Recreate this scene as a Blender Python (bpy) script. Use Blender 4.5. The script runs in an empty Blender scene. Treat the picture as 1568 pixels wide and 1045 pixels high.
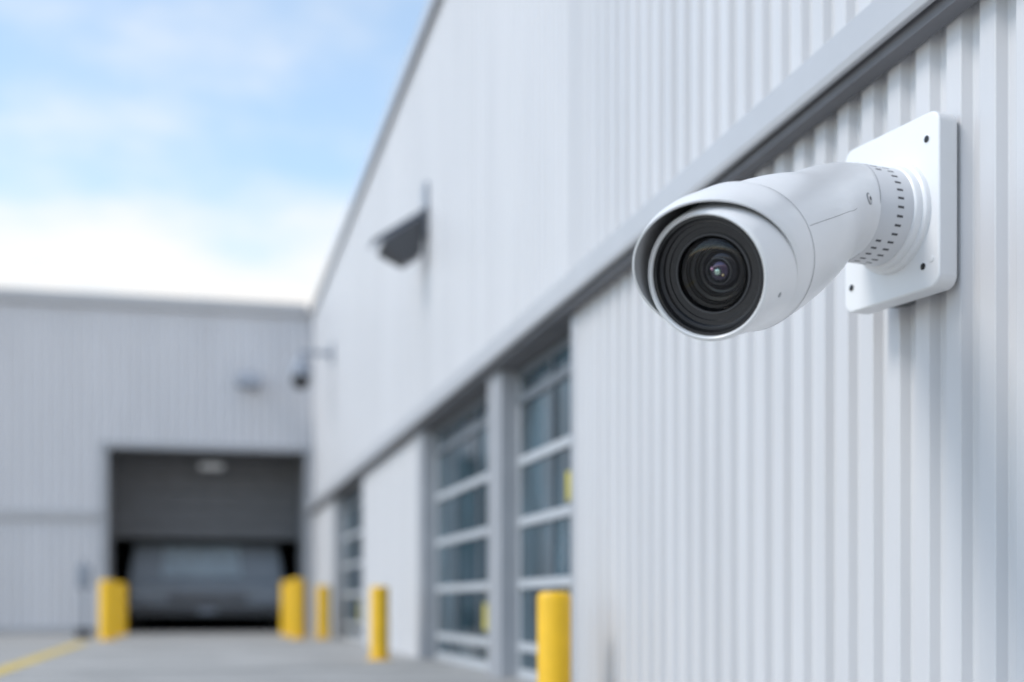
import bpy, bmesh, math, random
from mathutils import Vector, Matrix
random.seed(3)
S=bpy.context.scene
W=3.0; C=0.75; TH=math.radians(13.6)
COL=S.collection

# ---------------- materials ----------------
def mat(name, col, rough=0.5, metal=0.0, var=0.0, vscale=3.0, vstretch=(1,1,1), bump=0.0, bscale=60.0, rvar=0.0, spec=0.5, coat=0.0):
    m=bpy.data.materials.new(name); m.use_nodes=True
    nt=m.node_tree; b=nt.nodes['Principled BSDF']
    b.inputs['Base Color'].default_value=(*col,1); b.inputs['Roughness'].default_value=rough
    b.inputs['Metallic'].default_value=metal
    b.inputs['Specular IOR Level'].default_value=spec
    b.inputs['Coat Weight'].default_value=coat
    b.inputs['Coat Roughness'].default_value=0.15
    geo=nt.nodes.new('ShaderNodeNewGeometry')
    mp=nt.nodes.new('ShaderNodeMapping'); mp.inputs['Scale'].default_value=vstretch
    nt.links.new(geo.outputs['Position'],mp.inputs['Vector'])
    if var>0 or rvar>0:
        n=nt.nodes.new('ShaderNodeTexNoise'); n.inputs['Scale'].default_value=vscale; n.inputs['Detail'].default_value=6
        n.inputs['Roughness'].default_value=0.6
        nt.links.new(mp.outputs[0],n.inputs['Vector'])
        if var>0:
            r=nt.nodes.new('ShaderNodeValToRGB')
            r.color_ramp.elements[0].position=0.3; r.color_ramp.elements[1].position=0.7
            r.color_ramp.elements[0].color=(*[max(0,c*(1-var)) for c in col],1)
            r.color_ramp.elements[1].color=(*[min(1,c*(1+var)) for c in col],1)
            nt.links.new(n.outputs['Fac'],r.inputs[0]); nt.links.new(r.outputs[0],b.inputs['Base Color'])
        if rvar>0:
            mr=nt.nodes.new('ShaderNodeMapRange'); mr.inputs[3].default_value=max(0,rough-rvar); mr.inputs[4].default_value=rough+rvar
            nt.links.new(n.outputs['Fac'],mr.inputs[0]); nt.links.new(mr.outputs[0],b.inputs['Roughness'])
    if bump>0:
        n2=nt.nodes.new('ShaderNodeTexNoise'); n2.inputs['Scale'].default_value=bscale; n2.inputs['Detail'].default_value=4
        nt.links.new(geo.outputs['Position'],n2.inputs['Vector'])
        bp=nt.nodes.new('ShaderNodeBump'); bp.inputs['Strength'].default_value=bump; bp.inputs['Distance'].default_value=0.01
        nt.links.new(n2.outputs['Fac'],bp.inputs['Height']); nt.links.new(bp.outputs[0],b.inputs['Normal'])
    return m

M_wall=mat('painted_steel_cladding',(0.61,0.605,0.61),0.42,var=0.06,vscale=1.6,vstretch=(1,1,0.12),bump=0.06,bscale=25,rvar=0.08)
M_back=mat('painted_cladding_back',(0.63,0.63,0.65),0.5,var=0.05,vscale=1.2,vstretch=(1,1,0.2))
M_trim=mat('trim_paint',(0.47,0.475,0.49),0.4,var=0.04,vscale=2,bump=0.04)
M_frame=mat('frame_paint',(0.40,0.41,0.43),0.45,var=0.05,vscale=2)
M_rail=mat('door_rail_aluminium',(0.50,0.52,0.54),0.4,var=0.04)
M_mull=mat('door_mullion_grey',(0.16,0.18,0.20),0.4,var=0.04)
M_glass=mat('door_glass',(0.045,0.08,0.10),0.07,var=0.8,vscale=0.9,vstretch=(1,1.6,1.0))  # base colour noise paints streaks of reflections and inside lights
M_yel=mat('yellow_paint',(0.88,0.51,0.01),0.42,var=0.08,vscale=5)
M_conc=mat('concrete',(0.36,0.35,0.33),0.8,var=0.20,vscale=0.8,bump=0.3,bscale=30)
M_mark=mat('yellow_marking',(0.62,0.45,0.10),0.7,var=0.25,vscale=5)
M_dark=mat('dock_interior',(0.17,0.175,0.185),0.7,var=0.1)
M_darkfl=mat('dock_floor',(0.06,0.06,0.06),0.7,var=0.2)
M_darkgrey=mat('shade_strip_grey',(0.16,0.16,0.17),0.7,var=0.1)  # dark grey of the painted shade line; header and grille share it
M_lamp=mat('dark_lamp_metal',(0.075,0.078,0.085),0.45,var=0.1)
M_lampg=mat('grey_lamp_metal',(0.30,0.33,0.38),0.45,var=0.1)
M_white=mat('camera_white_shell',(0.80,0.80,0.80),0.33,var=0.012,vscale=6,bump=0.03,bscale=160,coat=0.25)
M_whiteplate=mat('plate_white',(0.80,0.80,0.80),0.4,var=0.012,vscale=5,bump=0.03,bscale=160)
M_vent=mat('vent_ring_shade_grey',(0.66,0.66,0.67),0.35,var=0.02,vscale=5)  # greyer than the shell: shade toward the neck put into the colour
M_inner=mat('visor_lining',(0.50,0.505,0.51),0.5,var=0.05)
M_seam=mat('seam_shadow_gap',(0.16,0.16,0.165),0.6,var=0.05)
M_black=mat('lens_black',(0.012,0.012,0.013),0.16,var=0.1,spec=0.8)
M_black2=mat('lens_black_matte',(0.012,0.012,0.013),0.3,var=0.1,spec=0.35)
M_slot=mat('vent_slot_dark',(0.07,0.07,0.075),0.6,var=0.1)
M_ringg=mat('lens_ring_grey',(0.07,0.07,0.073),0.25,var=0.1)
M_steel=mat('screw_steel',(0.55,0.55,0.56),0.3,metal=1.0,var=0.05)
M_rubber=mat('gasket_grey',(0.35,0.355,0.365),0.6,var=0.05)
M_truck=mat('truck_paint',(0.27,0.30,0.335),0.45,var=0.1)
M_wind=mat('truck_windscreen',(0.70,0.80,0.86),0.25,var=0.10)  # pale base colour stands in for the reflection on the glass
M_lampon=mat('lamp_diffuser',(0.8,0.8,0.8),0.4,var=0.02)
M_tyre=mat('tyre_rubber',(0.02,0.02,0.02),0.8,var=0.1)
# clear coated front glass
M_fg=bpy.data.materials.new('front_glass_clear'); M_fg.use_nodes=True; nt=M_fg.node_tree
for x in list(nt.nodes): nt.nodes.remove(x)
o_=nt.nodes.new('ShaderNodeOutputMaterial'); g_=nt.nodes.new('ShaderNodeBsdfGlossy'); g_.inputs['Roughness'].default_value=0.04
t_=nt.nodes.new('ShaderNodeBsdfTransparent'); f_=nt.nodes.new('ShaderNodeFresnel'); f_.inputs[0].default_value=1.42; x_=nt.nodes.new('ShaderNodeMixShader')
nt.links.new(f_.outputs[0],x_.inputs[0]); nt.links.new(t_.outputs[0],x_.inputs[1]); nt.links.new(g_.outputs[0],x_.inputs[2]); nt.links.new(x_.outputs[0],o_.inputs[0])

# ---------------- helpers ----------------
def link(o): COL.objects.link(o); return o
def empty(name,loc=(0,0,0)):
    e=bpy.data.objects.new(name,None); e.location=loc; e.empty_display_size=0.2; link(e); return e
def parent(o,p):
    o.parent=p; o.matrix_parent_inverse=Matrix.Translation(-Vector(p.location))
def meshobj(name,bm,m,par=None,smooth=False):
    me=bpy.data.meshes.new(name); bmesh.ops.recalc_face_normals(bm,faces=bm.faces); bm.to_mesh(me); bm.free()
    if smooth:
        for p in me.polygons: p.use_smooth=True
    if m: me.materials.append(m)
    o=bpy.data.objects.new(name,me); link(o)
    if par: parent(o,par)
    return o
def boxes(name,lst,m,par=None,bev=0.0):
    bm=bmesh.new()
    for (x0,x1,y0,y1,z0,z1) in lst:
        v=[bm.verts.new(p) for p in [(x0,y0,z0),(x1,y0,z0),(x1,y1,z0),(x0,y1,z0),(x0,y0,z1),(x1,y0,z1),(x1,y1,z1),(x0,y1,z1)]]
        for f in [(0,3,2,1),(4,5,6,7),(0,1,5,4),(1,2,6,5),(2,3,7,6),(3,0,4,7)]: bm.faces.new([v[i] for i in f])
    o=meshobj(name,bm,m,par)
    if bev>0:
        b=o.modifiers.new('b','BEVEL'); b.width=bev; b.segments=2
    return o
P=0.235
def profile(a0,a1,dep):
    pts=[]; k=math.floor(a0/P)
    pts.append((a0,0))
    s=k*P
    while s<a1:
        for ds,o in ((0.0,0),(0.105,0),(0.125,dep),(0.212,dep),(0.235,0)):
            q=s+ds
            if a0<q<a1 and q>pts[-1][0]+1e-4: pts.append((q,o))
        s+=P
    pts.append((a1,0)); return pts
def corr_right(name,y0,y1,z0,z1,par,x=W,dep=0.046):
    bm=bmesh.new(); prev=None
    for (q,o) in profile(y0,y1,dep):
        a=bm.verts.new((x+o,q,z0)); b=bm.verts.new((x+o,q,z1))
        if prev: bm.faces.new([prev[0],a,b,prev[1]])
        prev=(a,b)
    o=meshobj(name,bm,M_wall,par)
    bv=o.modifiers.new('b','BEVEL'); bv.width=0.006; bv.segments=3; bv.limit_method='ANGLE'; bv.angle_limit=math.radians(20)
    return o
def corr_back(name,x0,x1,z0,z1,y,par,dep=0.022):
    bm=bmesh.new(); prev=None
    for (q,o) in profile(x0,x1,dep):
        a=bm.verts.new((q,y+o,z0)); b=bm.verts.new((q,y+o,z1))
        if prev: bm.faces.new([prev[0],a,b,prev[1]])
        prev=(a,b)
    return meshobj(name,bm,M_back,par)

# ---------------- ground ----------------
bm=bmesh.new()
v=[bm.verts.new(p) for p in [(-400,-400,0),(400,-400,0),(400,400,0),(-400,400,0)]]; bm.faces.new(v)
ground=meshobj('ground',bm,M_conc)
bm=bmesh.new()
v=[bm.verts.new(p) for p in [(-2.25,4,0.004),(-2.0,4,0.004),(-2.0,26.8,0.004),(-2.25,26.8,0.004)]]; bm.faces.new(v)
meshobj('road_marking',bm,M_mark)
boxes('pavement_joints',[(-12,2.9,yy,yy+0.025,0.001,0.0035) for yy in (9,15,21,27)],M_darkfl)

# ---------------- right warehouse ----------------
wh=empty('warehouse_building')
YB=34.5; ZT=C+2.57*W; TB=3.17; TT=3.38
corr_right('lower_cladding_near',-6,10.2,0.0,TB+0.02,wh)
corr_right('lower_cladding_mid',17.95,24.0,0.0,TB+0.02,wh,dep=0.02)
corr_right('lower_cladding_far',29.4,YB,0.0,TB+0.02,wh,dep=0.02)
corr_right('upper_cladding',-6,10.4,TT-0.02,ZT,wh,x=W-0.012)
corr_right('upper_cladding_far',10.4,YB,TT-0.02,ZT,wh,x=W-0.012,dep=0.027)
def prism_y(name,prof,y0,y1,m,par,bev=0.006):
    bm=bmesh.new()
    a=[bm.verts.new((x,y0,z)) for x,z in prof]; b=[bm.verts.new((x,y1,z)) for x,z in prof]
    n=len(prof)
    for i in range(n): bm.faces.new([a[i],a[(i+1)%n],b[(i+1)%n],b[i]])
    bm.faces.new(a); bm.faces.new(b[::-1])
    o=meshobj(name,bm,m,par)
    bv=o.modifiers.new('b','BEVEL'); bv.width=bev; bv.segments=2
    return o
prism_y('belt_flashing',[(3.06,3.41),(2.97,3.40),(2.845,3.36),(2.84,3.20),(2.85,3.165),(2.88,3.165),(2.88,3.19),(3.06,3.19)],-6,YB-0.02,M_trim,wh)
boxes('flashing_shade_strip',[(2.90,2.985,-6,YB-0.03,3.12,3.188)],M_darkgrey,wh)  # added dark strip, paints the shade line under the flashing
prism_y('roof_cap',[(3.6,ZT+0.02),(3.6,ZT+0.10),(2.92,ZT+0.10),(2.91,ZT-0.14),(2.93,ZT-0.15),(2.94,ZT+0.02)],-6,YB-0.0,M_trim,wh)
boxes('roof',[(3.1,30,-6,YB+12,ZT-0.1,ZT)],M_frame,wh)
boxes('end_wall',[(3.06,30,-6.1,-6,0,ZT-0.11)],M_wall,wh)
boxes('door_jambs',[(2.985,3.3,10.2,10.30,0,TB-0.06),(2.985,3.3,12.85,13.4,0,TB-0.06),(2.985,3.3,17.5,17.95,0,TB-0.06),
      (2.985,3.3,24.0,24.15,0,TB-0.06),(2.985,3.3,29.1,29.4,0,TB-0.06)],M_frame,wh,0.012)
boxes('jamb_channels',[(2.965,2.984,13.0,13.08,0,TB-0.06),(2.965,2.984,17.68,17.76,0,TB-0.06),(2.965,2.984,13.25,13.33,0,TB-0.06)],M_trim,wh,0.004)
boxes('wall_lining',[(3.08,3.1,-6,10.2,0,ZT-0.11),(3.08,3.1,17.95,24,0,ZT-0.11),(3.08,3.1,29.4,YB,0,ZT-0.11),(3.35,3.37,10,30,0,ZT-0.11)],M_frame,wh)
boxes('door_header',[(2.99,3.34,10.3,29.4,TB-0.058,TB+0.015)],M_darkgrey,wh)
rz=[0.0,0.32,0.95,1.57,2.18,2.80,3.10]
def door(name,y0,y1,nm):
    d=empty(name); ra=[]; mu=[]
    boxes(name+'_glass',[(3.20,3.215,y0,y1,0.0,3.10)],M_glass,d)
    for i,z in enumerate(rz):
        h=0.045
        if i==0: ra.append((3.165,3.199,y0,y1,0.0,0.10))
        elif i<len(rz)-2: ra.append((3.165,3.199,y0,y1,z-h,z+h))
        elif i==len(rz)-2: mu.append((3.165,3.199,y0,y1,z-h,z+h))
        else: mu.append((3.165,3.199,y0,y1,z-0.08,z))
    for k in range(nm+1):
        yy=y0+(y1-y0)*k/nm
        yy=min(max(yy,y0+0.04),y1-0.04)
        for i in range(len(rz)-1):
            za=rz[i]+(0.10 if i==0 else 0.045)+0.001; zb=rz[i+1]-(0.08 if i==len(rz)-2 else 0.045)-0.001
            (ra if k==nm else mu).append((3.17,3.198,yy-0.03,yy+0.03,za,zb))
    boxes(name+'_rails',ra,M_rail,d,0.005)
    boxes(name+'_mullions',mu,M_mull,d,0.005)
    d.parent=wh
    return d
door('sectional_door_a',10.30,12.85,2)
door('sectional_door_b',13.4,17.5,3)
door('sectional_door_c',24.15,29.1,3)
M_sig=mat('yellow_reflection',(0.50,0.42,0.04),0.5,var=0.3,vscale=6)
boxes('door_sign_reflections',[(3.192,3.197,10.75,11.15,1.66,1.92),(3.192,3.197,14.1,14.6,0.45,0.75),(3.192,3.197,25.4,26.3,0.4,0.8)],M_sig,wh)  # flat yellow panels stand in for signs reflected in the panes

# ---------------- back building ----------------
bk=empty('loading_dock_building')
OX0,OX1,OZ=-2.17,2.79,4.70
XL=-40
corr_back('cladding_left',XL,OX0-0.12,0,ZT,YB,bk)
corr_back('cladding_above',OX0-0.12,W-0.02,OZ+0.12,ZT,YB,bk)
corr_back('cladding_right',OX1+0.1,W-0.02,0,OZ+0.12,YB,bk)
boxes('opening_frame',[(OX0-0.2,OX0,YB-0.03,YB+0.35,0,OZ),(OX1,OX1+0.12,YB-0.03,YB+0.35,0,OZ),(OX0-0.2,OX1+0.12,YB-0.035,YB+0.35,OZ+0.002,OZ+0.16)],M_frame,bk,0.01)
boxes('parapet_cap',[(XL,W-0.17,YB-0.14,YB+0.6,ZT-0.18,ZT+0.12)],M_trim,bk,0.02)
boxes('belt_trim',[(XL,OX0-0.22,YB-0.08,YB-0.005,2.88,3.10)],M_trim,bk,0.01)
boxes('base_kerb',[(XL,OX0-0.22,YB-0.10,YB-0.005,0.001,0.16)],M_frame,bk,0.01)
boxes('roof_back',[(XL,3.05,YB+0.61,YB+14,ZT-0.1,ZT)],M_frame,bk)
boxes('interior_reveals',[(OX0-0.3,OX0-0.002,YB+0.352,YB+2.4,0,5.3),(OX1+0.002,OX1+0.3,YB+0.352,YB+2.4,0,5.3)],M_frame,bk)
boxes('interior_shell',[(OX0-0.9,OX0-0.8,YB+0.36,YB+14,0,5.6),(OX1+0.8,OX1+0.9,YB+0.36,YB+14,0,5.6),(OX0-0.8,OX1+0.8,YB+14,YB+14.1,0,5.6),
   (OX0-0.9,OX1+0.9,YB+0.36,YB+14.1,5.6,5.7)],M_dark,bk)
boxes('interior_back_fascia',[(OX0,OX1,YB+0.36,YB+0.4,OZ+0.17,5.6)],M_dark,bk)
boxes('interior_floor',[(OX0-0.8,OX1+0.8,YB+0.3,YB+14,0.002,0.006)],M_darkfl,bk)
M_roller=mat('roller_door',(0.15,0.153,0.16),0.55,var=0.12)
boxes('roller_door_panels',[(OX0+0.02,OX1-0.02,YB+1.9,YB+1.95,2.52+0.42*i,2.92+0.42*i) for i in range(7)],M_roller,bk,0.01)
boxes('dock_lamp',[(0.1,0.7,YB+0.9,YB+1.2,4.32,4.46)],M_lampon,bk,0.03)
boxes('dock_lamp_stem',[(0.37,0.43,YB+1.0,YB+1.1,4.46,5.6)],M_lamp,bk)

# truck in dock
tr=empty('delivery_truck',(0.3,37.0,0))
tx0,tx1=-1.75,2.35; TY=-1.5
boxes('cargo_box',[(tx0+0.05,tx1-0.05,39.7+TY,44+TY,0.65,2.52)],M_truck,tr,0.06)
bm=bmesh.new()
prof=[(38.0,0.55),(37.95,1.25),(38.2,1.45),(38.65,2.4),(39.6,2.5),(39.6,0.55)]
a=[bm.verts.new((tx0+(0.12 if z>1.5 else 0),y+TY,z)) for y,z in prof]; b=[bm.verts.new((tx1-(0.12 if z>1.5 else 0),y+TY,z)) for y,z in prof]
for i in range(6): bm.faces.new([a[i],a[(i+1)%6],b[(i+1)%6],b[i]])
bm.faces.new(a); bm.faces.new(b[::-1])
o=meshobj('cab',bm,M_truck,tr); bv=o.modifiers.new('b','BEVEL'); bv.width=0.07; bv.segments=3
bm=bmesh.new()
v=[bm.verts.new(p) for p in [(tx0+0.85,38.20+TY,1.50),(tx1-1.15,38.20+TY,1.50),(tx1-1.22,38.58+TY,2.33),(tx0+0.92,38.58+TY,2.33)]]
f=bm.faces.new(v); bmesh.ops.solidify(bm,geom=[f],thickness=0.03)
meshobj('windscreen',bm,M_wind,tr)
boxes('bumper',[(tx0-0.03,tx1+0.03,37.85+TY,38.0+TY,0.42,0.72)],M_lamp,tr,0.04)
boxes('headlamps',[(tx0+0.25,tx0+0.6,37.90+TY,37.97+TY,0.85,1.0),(tx1-0.6,tx1-0.25,37.90+TY,37.97+TY,0.85,1.0)],M_lampg,tr,0.02)
boxes('number_plate',[(0.05,0.55,37.82+TY,37.845+TY,0.5,0.62)],M_lampg,tr,0.005)
boxes('grille',[(tx0+1.0,tx1-1.0,37.91+TY,37.97+TY,0.8,1.05)],M_darkgrey,tr,0.02)
for i,(x,y) in enumerate([(tx0+0.2,38.8),(tx1-0.2,38.8),(tx0+0.2,42.5),(tx1-0.2,42.5)]):
    bm=bmesh.new(); bmesh.ops.create_cone(bm,cap_ends=True,segments=28,radius1=0.42,radius2=0.42,depth=0.28,matrix=Matrix.Translation((x,y+TY,0.426))@Matrix.Rotation(math.pi/2,4,'Y'))
    meshobj('wheel_%d'%(i+1),bm,M_tyre,tr)

# ---------------- bollards ----------------
def revolve(name,prof,m,par=None,seg=48,origin=(0,0,0),ax=None,U=None,R=None,smooth=True):
    O=Vector(origin); ax=Vector(ax or (0,0,1)); U=Vector(U or (0,1,0)); R=Vector(R or (1,0,0))
    bm=bmesh.new(); rings=[]
    for r,h in prof:
        if r<1e-6: rings.append([bm.verts.new(O+ax*h)])
        else: rings.append([bm.verts.new(O+ax*h+(R*math.sin(2*math.pi*i/seg)+U*math.cos(2*math.pi*i/seg))*r) for i in range(seg)])
    for a,b in zip(rings[:-1],rings[1:]):
        for i in range(seg):
            j=(i+1)%seg
            if len(a)==1 and len(b)==1: continue
            if len(a)==1: bm.faces.new([a[0],b[i],b[j]])
            elif len(b)==1: bm.faces.new([a[i],a[j],b[0]])
            else: bm.faces.new([a[i],a[j],b[j],b[i]])
    o=meshobj(name,bm,m,par,smooth)
    if smooth:
        e=o.modifiers.new('es','EDGE_SPLIT'); e.split_angle=math.radians(38)
    return o
def bollard(x,y,h,r):
    pr=[(r+0.05,0.0),(r+0.05,0.015),(r+0.005,0.02),(r,0.05),(r,h-0.05),(r*0.97,h-0.025),(r*0.88,h-0.008),(r*0.6,h),(0,h+0.002)]
    revolve('bollard',pr,M_yel,origin=(x,y,0))
for b in [(2.56,9.26,0.84,0.125),(2.40,17.5,0.99,0.125),(2.69,28.5,1.15,0.15),(2.15,28.6,1.30,0.165),(2.11,31.4,1.29,0.15),(-1.79,28.5,1.25,0.18),(-1.75,32.3,1.25,0.16)]: bollard(*b)

up=empty('utility_post',(-2.42,30.4,0))
boxes('post',[(-2.46,-2.38,30.36,30.44,0,1.75)],M_lampg,up,0.01)
boxes('meter_box',[(-2.58,-2.26,30.3,30.5,1.1,1.6)],M_lampg,up,0.03)
boxes('footing',[(-2.6,-2.24,30.25,30.55,0.0,0.22)],M_lamp,up,0.03)

# ---------------- wall lights ----------------
fl=empty('wall_floodlight',(2.7,17.2,5.7))
dz=-0.12
boxes('wall_plate',[(2.95,2.985,17.05,17.35,5.75+dz,6.35)],M_lampg,fl,0.01)
bm=bmesh.new()
vs=[(2.93,17.02,6.02),(2.93,17.42,6.02),(2.38,17.46,5.62),(2.38,16.98,5.62),(2.9,17.06,5.50),(2.9,17.38,5.50),(2.36,17.44,5.53),(2.36,17.0,5.53),(2.68,17.06,5.36),(2.68,17.38,5.36)]
V=[bm.verts.new((p[0],p[1],p[2]+dz)) for p in vs]
bmesh.ops.convex_hull(bm,input=V)
o=meshobj('head',bm,M_lamp,fl); bv=o.modifiers.new('b','BEVEL'); bv.width=0.015; bv.segments=2
bm=bmesh.new()
V=[bm.verts.new((p[0],p[1],p[2]+dz)) for p in [(2.98,16.98,6.12),(2.98,17.46,6.12),(2.24,17.5,5.62),(2.24,16.94,5.62)]]
f=bm.faces.new(V); bmesh.ops.solidify(bm,geom=[f],thickness=0.025)
meshobj('hood',bm,M_lampg,fl)

dm=empty('dome_security_camera',(2.3,29.5,5.9))
boxes('arm',[(2.25,2.99,29.45,29.55,6.32,6.42)],M_lampg,dm,0.02)
boxes('arm_plate',[(2.94,2.985,29.3,29.7,6.15,6.6)],M_lampg,dm,0.01)
revolve('housing',[(0,6.40),(0.10,6.36),(0.17,6.25),(0.22,6.1),(0.23,5.98),(0.21,5.92)],M_lampg,dm,origin=(2.28,29.5,-0.1))
revolve('dome',[(0.21,5.92),(0.20,5.80),(0.15,5.70),(0.08,5.65),(0,5.64)],M_black,dm,origin=(2.28,29.5,-0.1))

f2=empty('wall_light',(1.32,34.3,6.4))
boxes('bracket',[(1.22,1.42,34.3,34.5,6.45,6.65)],M_lampg,f2,0.01)
bm=bmesh.new()
V=[bm.verts.new(p) for p in [(1.02,34.0,6.5),(1.62,34.0,6.5),(1.02,34.32,6.7),(1.62,34.32,6.7),(1.02,33.95,6.36),(1.62,33.95,6.36),(1.06,34.3,6.28),(1.58,34.3,6.28)]]
bmesh.ops.convex_hull(bm,input=V); meshobj('head',bm,M_lampg,f2)

# ---------------- main security camera ----------------
sc=empty('security_camera',(0.9*W,1.6*W,C+0.5*W))
def PW(x,y,z): return Vector((x*W,y*W,C+z*W))
n=Vector((-math.cos(math.radians(10.7)),-math.sin(math.radians(10.7)),0))
u=Vector((-math.sin(math.radians(10.7)),math.cos(math.radians(10.7)),0)); zz=Vector((0,0,1))
near=PW(0.960,1.563,0.543)
pc=near+u*0.091*W
def rrect(hw,hh,r,seg=8):
    pts=[]
    for cx,cz,a0 in ((hw-r,hh-r,0),(-hw+r,hh-r,90),(-hw+r,-hh+r,180),(hw-r,-hh+r,270)):
        for i in range(seg+1):
            a=math.radians(a0+90*i/seg); pts.append((cx+r*math.cos(a),cz+r*math.sin(a)))
    return pts
def rprism(name,hw,hh,r,d0,d1,m,bev,taper=None):
    bm=bmesh.new(); pts=rrect(hw,hh,r)
    A=[bm.verts.new(pc+u*a+zz*b+n*d0) for a,b in pts]
    B=[bm.verts.new((pc+u*a+zz*b+n*d1) if not taper else Vector((taper,(pc+u*a).y,(pc+zz*b).z))) for a,b in pts]
    k=len(pts)
    for i in range(k): bm.faces.new([A[i],A[(i+1)%k],B[(i+1)%k],B[i]])
    bm.faces.new(A); bm.faces.new(B[::-1])
    o=meshobj(name,bm,m,sc,True)
    if bev:
        b=o.modifiers.new('b','BEVEL'); b.width=bev; b.segments=4; b.limit_method='ANGLE'; b.angle_limit=math.radians(50)
    o.modifiers.new('w','WEIGHTED_NORMAL')
    return o
rprism('mount_plate',0.098*W,0.119*W,0.018*W,0,-0.033*W,M_whiteplate,0.011)
rprism('mount_wedge',0.088*W,0.109*W,0.012*W,-0.0328*W,0,M_rubber,0,taper=W+0.03)
def disc(name,c,r,dirn,m,h=0.003,seg=24,dome=False):
    d=dirn.normalized(); U=d.orthogonal().normalized(); R=U.cross(d)
    pr=[(r*1.0,-0.002),(r,h*0.6),(r*0.9,h),(0,h*(1.3 if dome else 1.0))]
    return revolve(name,pr,m,sc,seg,c,d,U,R)
def P_on(a,b): return pc+u*a*W+zz*b*W
for i,(a,b) in enumerate([(-0.075,0.083),(-0.068,-0.087),(0.081,-0.083),(0.084,0.088)]):
    disc('mount_hole_rim_%d'%(i+1),P_on(a,b),0.0062*W,n,M_whiteplate,0.002)
    disc('mount_hole_%d'%(i+1),P_on(a,b)+n*0.0016,0.0048*W,n,M_black2,0.002)
disc('plate_screw',P_on(-0.084,-0.080),0.0045*W,n,M_whiteplate,0.004,dome=True)
B=PW(0.947,1.639,0.536)+u*0.006*W
B=B+n*((pc-B).dot(n))
Un=zz; Rn=Un.cross(n)
w=W
def sv(p,k=0.94): return [(a*k,b) for a,b in p]
revolve('base_flange',sv([(0.080*w,-0.002),(0.080*w,0.006*w),(0.0785*w,0.008*w),(0.0755*w,0.009*w),(0.0745*w,0.0095*w),(0.0740*w,0.018*w),(0.0725*w,0.020*w),(0.0690*w,0.021*w)]),M_white,sc,96,B,n,Un,Rn)
revolve('vent_ring',sv([(0.0700*w,0.015*w),(0.0700*w,0.026*w),(0.0690*w,0.030*w),(0.0690*w,0.081*w),(0.0675*w,0.083*w),(0.05*w,0.0835*w)]),M_vent,sc,96,B,n,Un,Rn)
revolve('ring_seam',sv([(0.0694*w,0.0768*w),(0.0694*w,0.0775*w)]),M_seam,sc,96,B,n,Un,Rn)
bm=bmesh.new()
for row,(h0,h1) in enumerate(((0.037,0.047),(0.058,0.067))):
    for i in range(34):
        a=2*math.pi*i/34; da=0.024
        if row==1 and abs(math.cos(a))<0.62: continue
        r=0.0692*w*0.94
        vs=[]
        for rr in (r,r-0.01):
            for (aa,hh) in ((a-da,h0),(a+da,h0),(a+da,h1),(a-da,h1)):
                vs.append(bm.verts.new(B+n*hh*w+(Rn*math.sin(aa)+Un*math.cos(aa))*rr))
        for f in [(0,1,2,3),(4,7,6,5),(0,4,5,1),(1,5,6,2),(2,6,7,3),(3,7,4,0)]: bm.faces.new([vs[k] for k in f])
meshobj('vent_slots',bm,M_slot,sc)

# body
L=PW(0.5345,1.318,0.3520); Q=B+n*0.09*W
fw=(L-Q).normalized(); U=(zz-fw*zz.dot(fw)).normalized(); R=U.cross(fw)
def straight(t): return L-fw*t*W
T1=0.29
P0=straight(T1); P3=B+n*0.075*W
P1=P0-fw*0.05*W; P2=P3+n*0.05*W
TS=0.112
def centre(s):
    if s<=1: return straight(TS+(T1-TS)*s), -fw
    k=s-1; q=1-k
    p=P0*q**3+P1*3*q*q*k+P2*3*q*k*k+P3*k**3
    d=(P1-P0)*3*q*q+(P2-P1)*6*q*k+(P3-P2)*3*k*k
    return p,d.normalized()
RK=[(0,0.0832),(0.3,0.0828),(0.7,0.0795),(1.0,0.0745),(1.4,0.0668),(1.7,0.0642),(2.0,0.0645)]
def radius(s):
    for (a,ra),(b,rb) in zip(RK[:-1],RK[1:]):
        if s<=b:
            f=(s-a)/(b-a); return (ra+(rb-ra)*f)*W
    return RK[-1][1]*W
def rad2(s):
    return (radius(max(0,s-0.16))+radius(max(0,s-0.08))+radius(s)+radius(min(2,s+0.08))+radius(min(2,s+0.16)))/5
def frame(s):
    c,d=centre(s); uu=(zz-d*zz.dot(d)).normalized()
    rr=uu.cross(-d); return c,d,uu,rr
def surf(s,ang,off=0.0):
    c,d,uu,rr=frame(s); return c+(rr*math.sin(ang)+uu*math.cos(ang))*(rad2(s)+off)
bm=bmesh.new(); seg=96; rings=[]
N=48
for i in range(N+1):
    s=2*i/N
    rings.append([bm.verts.new(surf(s,2*math.pi*k/seg)) for k in range(seg)])
for a,b in zip(rings[:-1],rings[1:]):
    for k in range(seg): bm.faces.new([a[k],a[(k+1)%seg],b[(k+1)%seg],b[k]])
bm.faces.new(rings[0]); bm.faces.new(rings[-1][::-1])
o=meshobj('body_shell',bm,M_white,sc,True); e=o.modifiers.new('es','EDGE_SPLIT'); e.split_angle=math.radians(40)
def strip(name,pts,wd,m):
    bm=bmesh.new(); prev=None
    for i,(s,a) in enumerate(pts):
        p=surf(s,a,0.0012); c=centre(s)[0]; nor=(p-c).normalized()
        q=surf(*pts[min(i+1,len(pts)-1)]); q0=surf(*pts[max(i-1,0)])
        t=(q-q0).normalized(); sd=t.cross(nor).normalized()*wd
        x=bm.verts.new(p+sd); y=bm.verts.new(p-sd)
        if prev: bm.faces.new([prev[0],x,y,prev[1]])
        prev=(x,y)
    return meshobj(name,bm,m,sc)
A=math.radians
strip('side_seam',[(0.03+1.2*i/30, A(73)+A(5)*math.sin(i/30*1.2)) for i in range(31)],0.0007,M_seam)
ps=surf(1.62,A(80)); ns=(ps-centre(1.62)[0]).normalized()
disc('side_screw_recess',ps,0.0080*W,ns,M_rubber,0.003)
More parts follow.
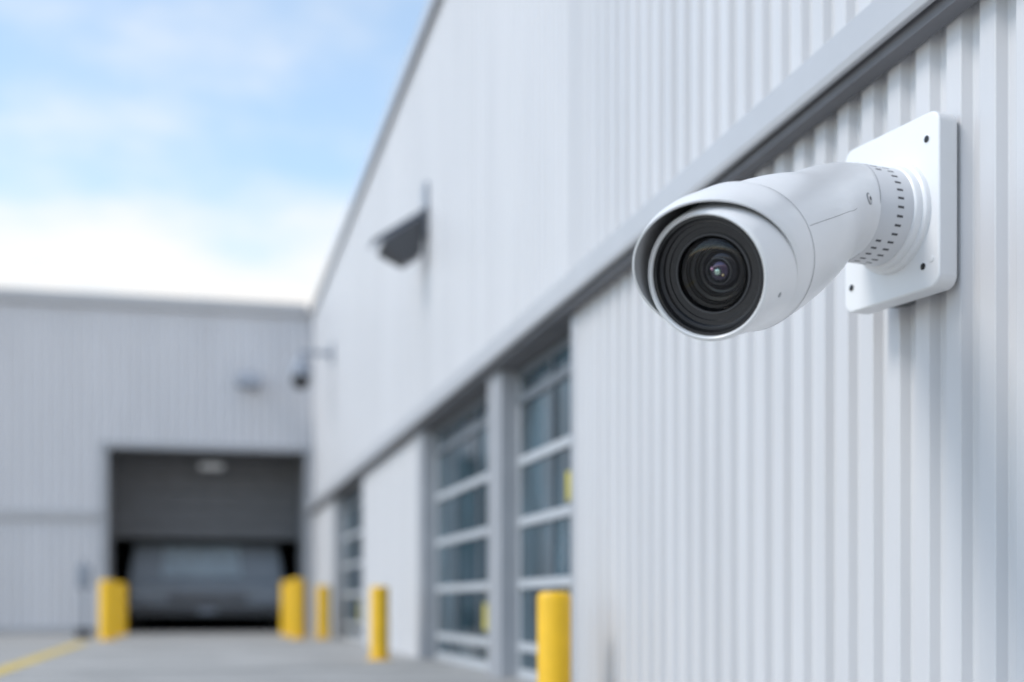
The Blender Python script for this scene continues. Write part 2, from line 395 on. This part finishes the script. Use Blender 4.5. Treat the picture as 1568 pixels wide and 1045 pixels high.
disc('side_screw',ps+ns*0.0025,0.0062*W,ns,M_steel,0.003,dome=True)
disc('side_screw_socket',ps+ns*0.0060,0.0025*W,ns,M_black2,0.001)
revolve('collar_seam',[(rad2(0)+0.0003*w,-0.1105*w),(rad2(0)+0.0003*w,-0.1120*w)],M_seam,sc,96,L,fw,U,R)
def sr(p,k=1.012): return [(a*k,b) for a,b in p]
revolve('front_barrel',sr([(0.0635*w,-0.004*w),(0.0640*w,0.0),(0.0655*w,0.0012*w),(0.0685*w,-0.0005*w),(0.0700*w,-0.005*w),(0.0720*w,-0.03*w),(0.0755*w,-0.07*w),(0.078*w,-0.112*w)]),M_white,sc,128,L,fw,U,R)
revolve('lens_bezel',sr([(0.0636*w,-0.0035*w),(0.0600*w,-0.0030*w),(0.0590*w,-0.0045*w),(0.0583*w,-0.010*w)]),M_black,sc,128,L,fw,U,R)
revolve('lens_step_ring',sr([(0.0583*w,-0.010*w),(0.0560*w,-0.0095*w),(0.0550*w,-0.012*w)]),M_ringg,sc,128,L,fw,U,R)
revolve('lens_cone',sr([(0.0550*w,-0.012*w),(0.0545*w,-0.016*w),(0.0500*w,-0.0165*w),(0.0495*w,-0.018*w),(0.0430*w,-0.0190*w)]),M_black,sc,128,L,fw,U,R)
revolve('inner_ring',sr([(0.0430*w,-0.0190*w),(0.0425*w,-0.0170*w),(0.0405*w,-0.0170*w),(0.0400*w,-0.0200*w)]),M_ringg,sc,128,L,fw,U,R)
revolve('lens_throat',sr([(0.0400*w,-0.0200*w),(0.0395*w,-0.026*w),(0.0350*w,-0.027*w),(0.0340*w,-0.030*w),(0.0325*w,-0.029*w),(0.0315*w,-0.033*w),(0.0280*w,-0.034*w),(0.0270*w,-0.0375*w),(0.0250*w,-0.037*w),(0.0240*w,-0.041*w),(0.0215*w,-0.042*w)]),M_black2,sc,128,L,fw,U,R)
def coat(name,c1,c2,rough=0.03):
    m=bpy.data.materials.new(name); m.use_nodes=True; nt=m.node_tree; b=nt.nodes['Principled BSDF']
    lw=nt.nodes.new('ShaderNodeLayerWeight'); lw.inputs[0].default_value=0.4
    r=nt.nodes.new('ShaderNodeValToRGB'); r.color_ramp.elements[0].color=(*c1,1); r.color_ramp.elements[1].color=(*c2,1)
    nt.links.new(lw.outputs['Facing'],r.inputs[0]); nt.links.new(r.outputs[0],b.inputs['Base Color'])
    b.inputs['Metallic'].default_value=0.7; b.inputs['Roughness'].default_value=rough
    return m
def dome(name,r,h0,bul,m,off=(0,0)):
    pr=[(r*math.cos(a),(h0+bul*math.sin(a))) for a in [math.pi/2*i/12 for i in range(12)]]+[(0,h0+bul)]
    return revolve(name,[(a*w,b*w) for a,b in pr],m,sc,64,L+R*off[0]*w+U*off[1]*w,fw,U,R)
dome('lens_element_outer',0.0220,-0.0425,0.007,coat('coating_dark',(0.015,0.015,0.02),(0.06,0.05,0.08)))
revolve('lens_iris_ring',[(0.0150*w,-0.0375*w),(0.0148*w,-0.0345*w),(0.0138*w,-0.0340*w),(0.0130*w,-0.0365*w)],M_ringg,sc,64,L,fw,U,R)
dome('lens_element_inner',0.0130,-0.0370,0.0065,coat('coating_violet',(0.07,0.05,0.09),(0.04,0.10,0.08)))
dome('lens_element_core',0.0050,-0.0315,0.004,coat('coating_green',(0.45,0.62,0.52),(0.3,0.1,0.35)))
dome('lens_ghost_rose',0.0026,-0.0325,0.003,coat('glint_rose',(0.75,0.40,0.55),(0.5,0.3,0.6)),(-0.006,0.004))  # tinted dome painting a small sun reflection in the lens
dome('lens_ghost_amber',0.0018,-0.0325,0.002,coat('glint_amber',(0.8,0.65,0.35),(0.6,0.4,0.2)),(0.0055,-0.0045))  # another painted reflection spot, amber
dome('front_glass',0.0408,-0.0185,0.011,M_fg)

# visor collar
def te(th):
    c=math.cos(th+A(48))
    base=0.030-0.056*c
    if c<0: base=0.030+0.048*(-c)
    return base
bm=bmesh.new(); rings=[]; seg=160
ks=[0,0.01,0.03,0.07,0.14,0.25,0.4,0.6,0.8,1.0]
def top(th):
    return max(0,math.cos((th+A(5))*0.62))**1.5 if abs(th+A(5))<A(145) else 0
for k in ks:
    ring=[]
    for i in range(seg):
        th=-math.pi+2*math.pi*i/seg
        t0=te(th); t=t0+(0.111-t0)*k
        g=top(th)
        lip=min(1,k/0.25); lip=math.sin(lip*math.pi/2)
        fl_=k*k*(3-2*k)
        r=0.0758+0.0048*g+0.0055*fl_ + 0.0060*g*lip*(1-max(0,(k-0.1))/0.9*0.95) + 0.0010*lip
        if k==1.0: r=rad2(0)/W+0.0002
        ring.append(bm.verts.new(L-fw*t*W+(R*math.sin(th)+U*math.cos(th))*r*W))
    rings.append(ring)
for a,b in zip(rings[:-1],rings[1:]):
    for k in range(seg): bm.faces.new([a[k],a[(k+1)%seg],b[(k+1)%seg],b[k]])
me_o=meshobj('sun_visor',bm,M_white,sc,True)
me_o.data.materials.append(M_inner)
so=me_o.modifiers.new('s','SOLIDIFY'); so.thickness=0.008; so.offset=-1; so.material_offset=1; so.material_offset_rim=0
bv=me_o.modifiers.new('b','BEVEL'); bv.width=0.0025; bv.segments=2; bv.angle_limit=A(60)
ph=L-fw*0.036*W+(R*math.sin(A(118))+U*math.cos(A(118)))*0.0735*W
disc('barrel_pin',ph,0.0028*W,(R*math.sin(A(118))+U*math.cos(A(118))),M_rubber,0.002)

# ---------------- world ----------------
SE,SA=math.radians(46),math.radians(265)
wd=bpy.data.worlds.new('World'); S.world=wd; wd.use_nodes=True; nt=wd.node_tree
for x in list(nt.nodes): nt.nodes.remove(x)
out=nt.nodes.new('ShaderNodeOutputWorld'); sky=nt.nodes.new('ShaderNodeTexSky'); sky.sky_type='NISHITA'; sky.sun_disc=False
sky.sun_elevation=SE; sky.sun_rotation=SA; sky.air_density=1.0; sky.dust_density=0.6; sky.ozone_density=1.5
hs=nt.nodes.new('ShaderNodeHueSaturation'); hs.inputs['Hue'].default_value=0.49; hs.inputs['Saturation'].default_value=1.0; hs.inputs['Value'].default_value=1.75
nt.links.new(sky.outputs[0],hs.inputs['Color'])
b1=nt.nodes.new('ShaderNodeBackground'); b1.inputs[1].default_value=0.15; nt.links.new(hs.outputs[0],b1.inputs[0])
b2=nt.nodes.new('ShaderNodeBackground'); b2.inputs[0].default_value=(1.0,0.98,0.955,1); b2.inputs[1].default_value=1.06
tc=nt.nodes.new('ShaderNodeTexCoord'); sep=nt.nodes.new('ShaderNodeSeparateXYZ'); nt.links.new(tc.outputs['Generated'],sep.inputs[0])
mr=nt.nodes.new('ShaderNodeMapRange'); mr.inputs[1].default_value=0.23; mr.inputs[2].default_value=0.37; mr.inputs[3].default_value=1.0; mr.inputs[4].default_value=0.0
nt.links.new(sep.outputs[2],mr.inputs[0])
mp=nt.nodes.new('ShaderNodeMapping'); mp.inputs['Scale'].default_value=(1.6,1.6,4.2); mp.inputs['Location'].default_value=(0.9,0.5,0.1); nt.links.new(tc.outputs['Generated'],mp.inputs[0])
no=nt.nodes.new('ShaderNodeTexNoise'); no.inputs['Scale'].default_value=2.6; no.inputs['Detail'].default_value=7; no.inputs['Roughness'].default_value=0.52; nt.links.new(mp.outputs[0],no.inputs['Vector'])
m1=nt.nodes.new('ShaderNodeMath'); m1.operation='MULTIPLY_ADD'; m1.inputs[1].default_value=2.8; m1.inputs[2].default_value=-1.38; nt.links.new(no.outputs['Fac'],m1.inputs[0])
m2=nt.nodes.new('ShaderNodeMath'); m2.operation='ADD'; nt.links.new(m1.outputs[0],m2.inputs[0]); nt.links.new(mr.outputs[0],m2.inputs[1])
m3=nt.nodes.new('ShaderNodeMath'); m3.operation='MULTIPLY_ADD'; m3.inputs[1].default_value=1.3; nt.links.new(sep.outputs[0],m3.inputs[0]); nt.links.new(m2.outputs[0],m3.inputs[2])
ss=nt.nodes.new('ShaderNodeMapRange'); ss.interpolation_type='SMOOTHSTEP'; ss.inputs[1].default_value=-0.1; ss.inputs[2].default_value=1.0; ss.inputs[3].default_value=0.16; ss.inputs[4].default_value=1.0
nt.links.new(m3.outputs[0],ss.inputs[0])
mx=nt.nodes.new('ShaderNodeMixShader'); nt.links.new(ss.outputs[0],mx.inputs[0]); nt.links.new(b1.outputs[0],mx.inputs[1]); nt.links.new(b2.outputs[0],mx.inputs[2]); nt.links.new(mx.outputs[0],out.inputs[0])
ld=bpy.data.lights.new('sun','SUN'); ld.energy=1.75; ld.angle=math.radians(18); ld.color=(1.0,0.965,0.91)
lo=bpy.data.objects.new('sun',ld); link(lo)
sd=Vector((math.sin(SA)*math.cos(SE),math.cos(SA)*math.cos(SE),math.sin(SE)))
lo.rotation_euler=(-sd).to_track_quat('-Z','Y').to_euler()

# ---------------- camera ----------------
cd=bpy.data.cameras.new('camera'); cd.sensor_width=36; cd.lens=2000/1568*36; cd.shift_y=0.2567; cd.clip_end=2000; cd.clip_start=0.05
cd.dof.use_dof=True; cd.dof.focus_distance=4.75; cd.dof.aperture_fstop=0.70; cd.dof.aperture_blades=0
co=bpy.data.objects.new('camera',cd); link(co); co.location=(0,0,C); co.rotation_euler=(math.pi/2,0,-TH)
S.camera=co
S.view_settings.view_transform='Standard'; S.view_settings.look='None'; S.view_settings.exposure=0
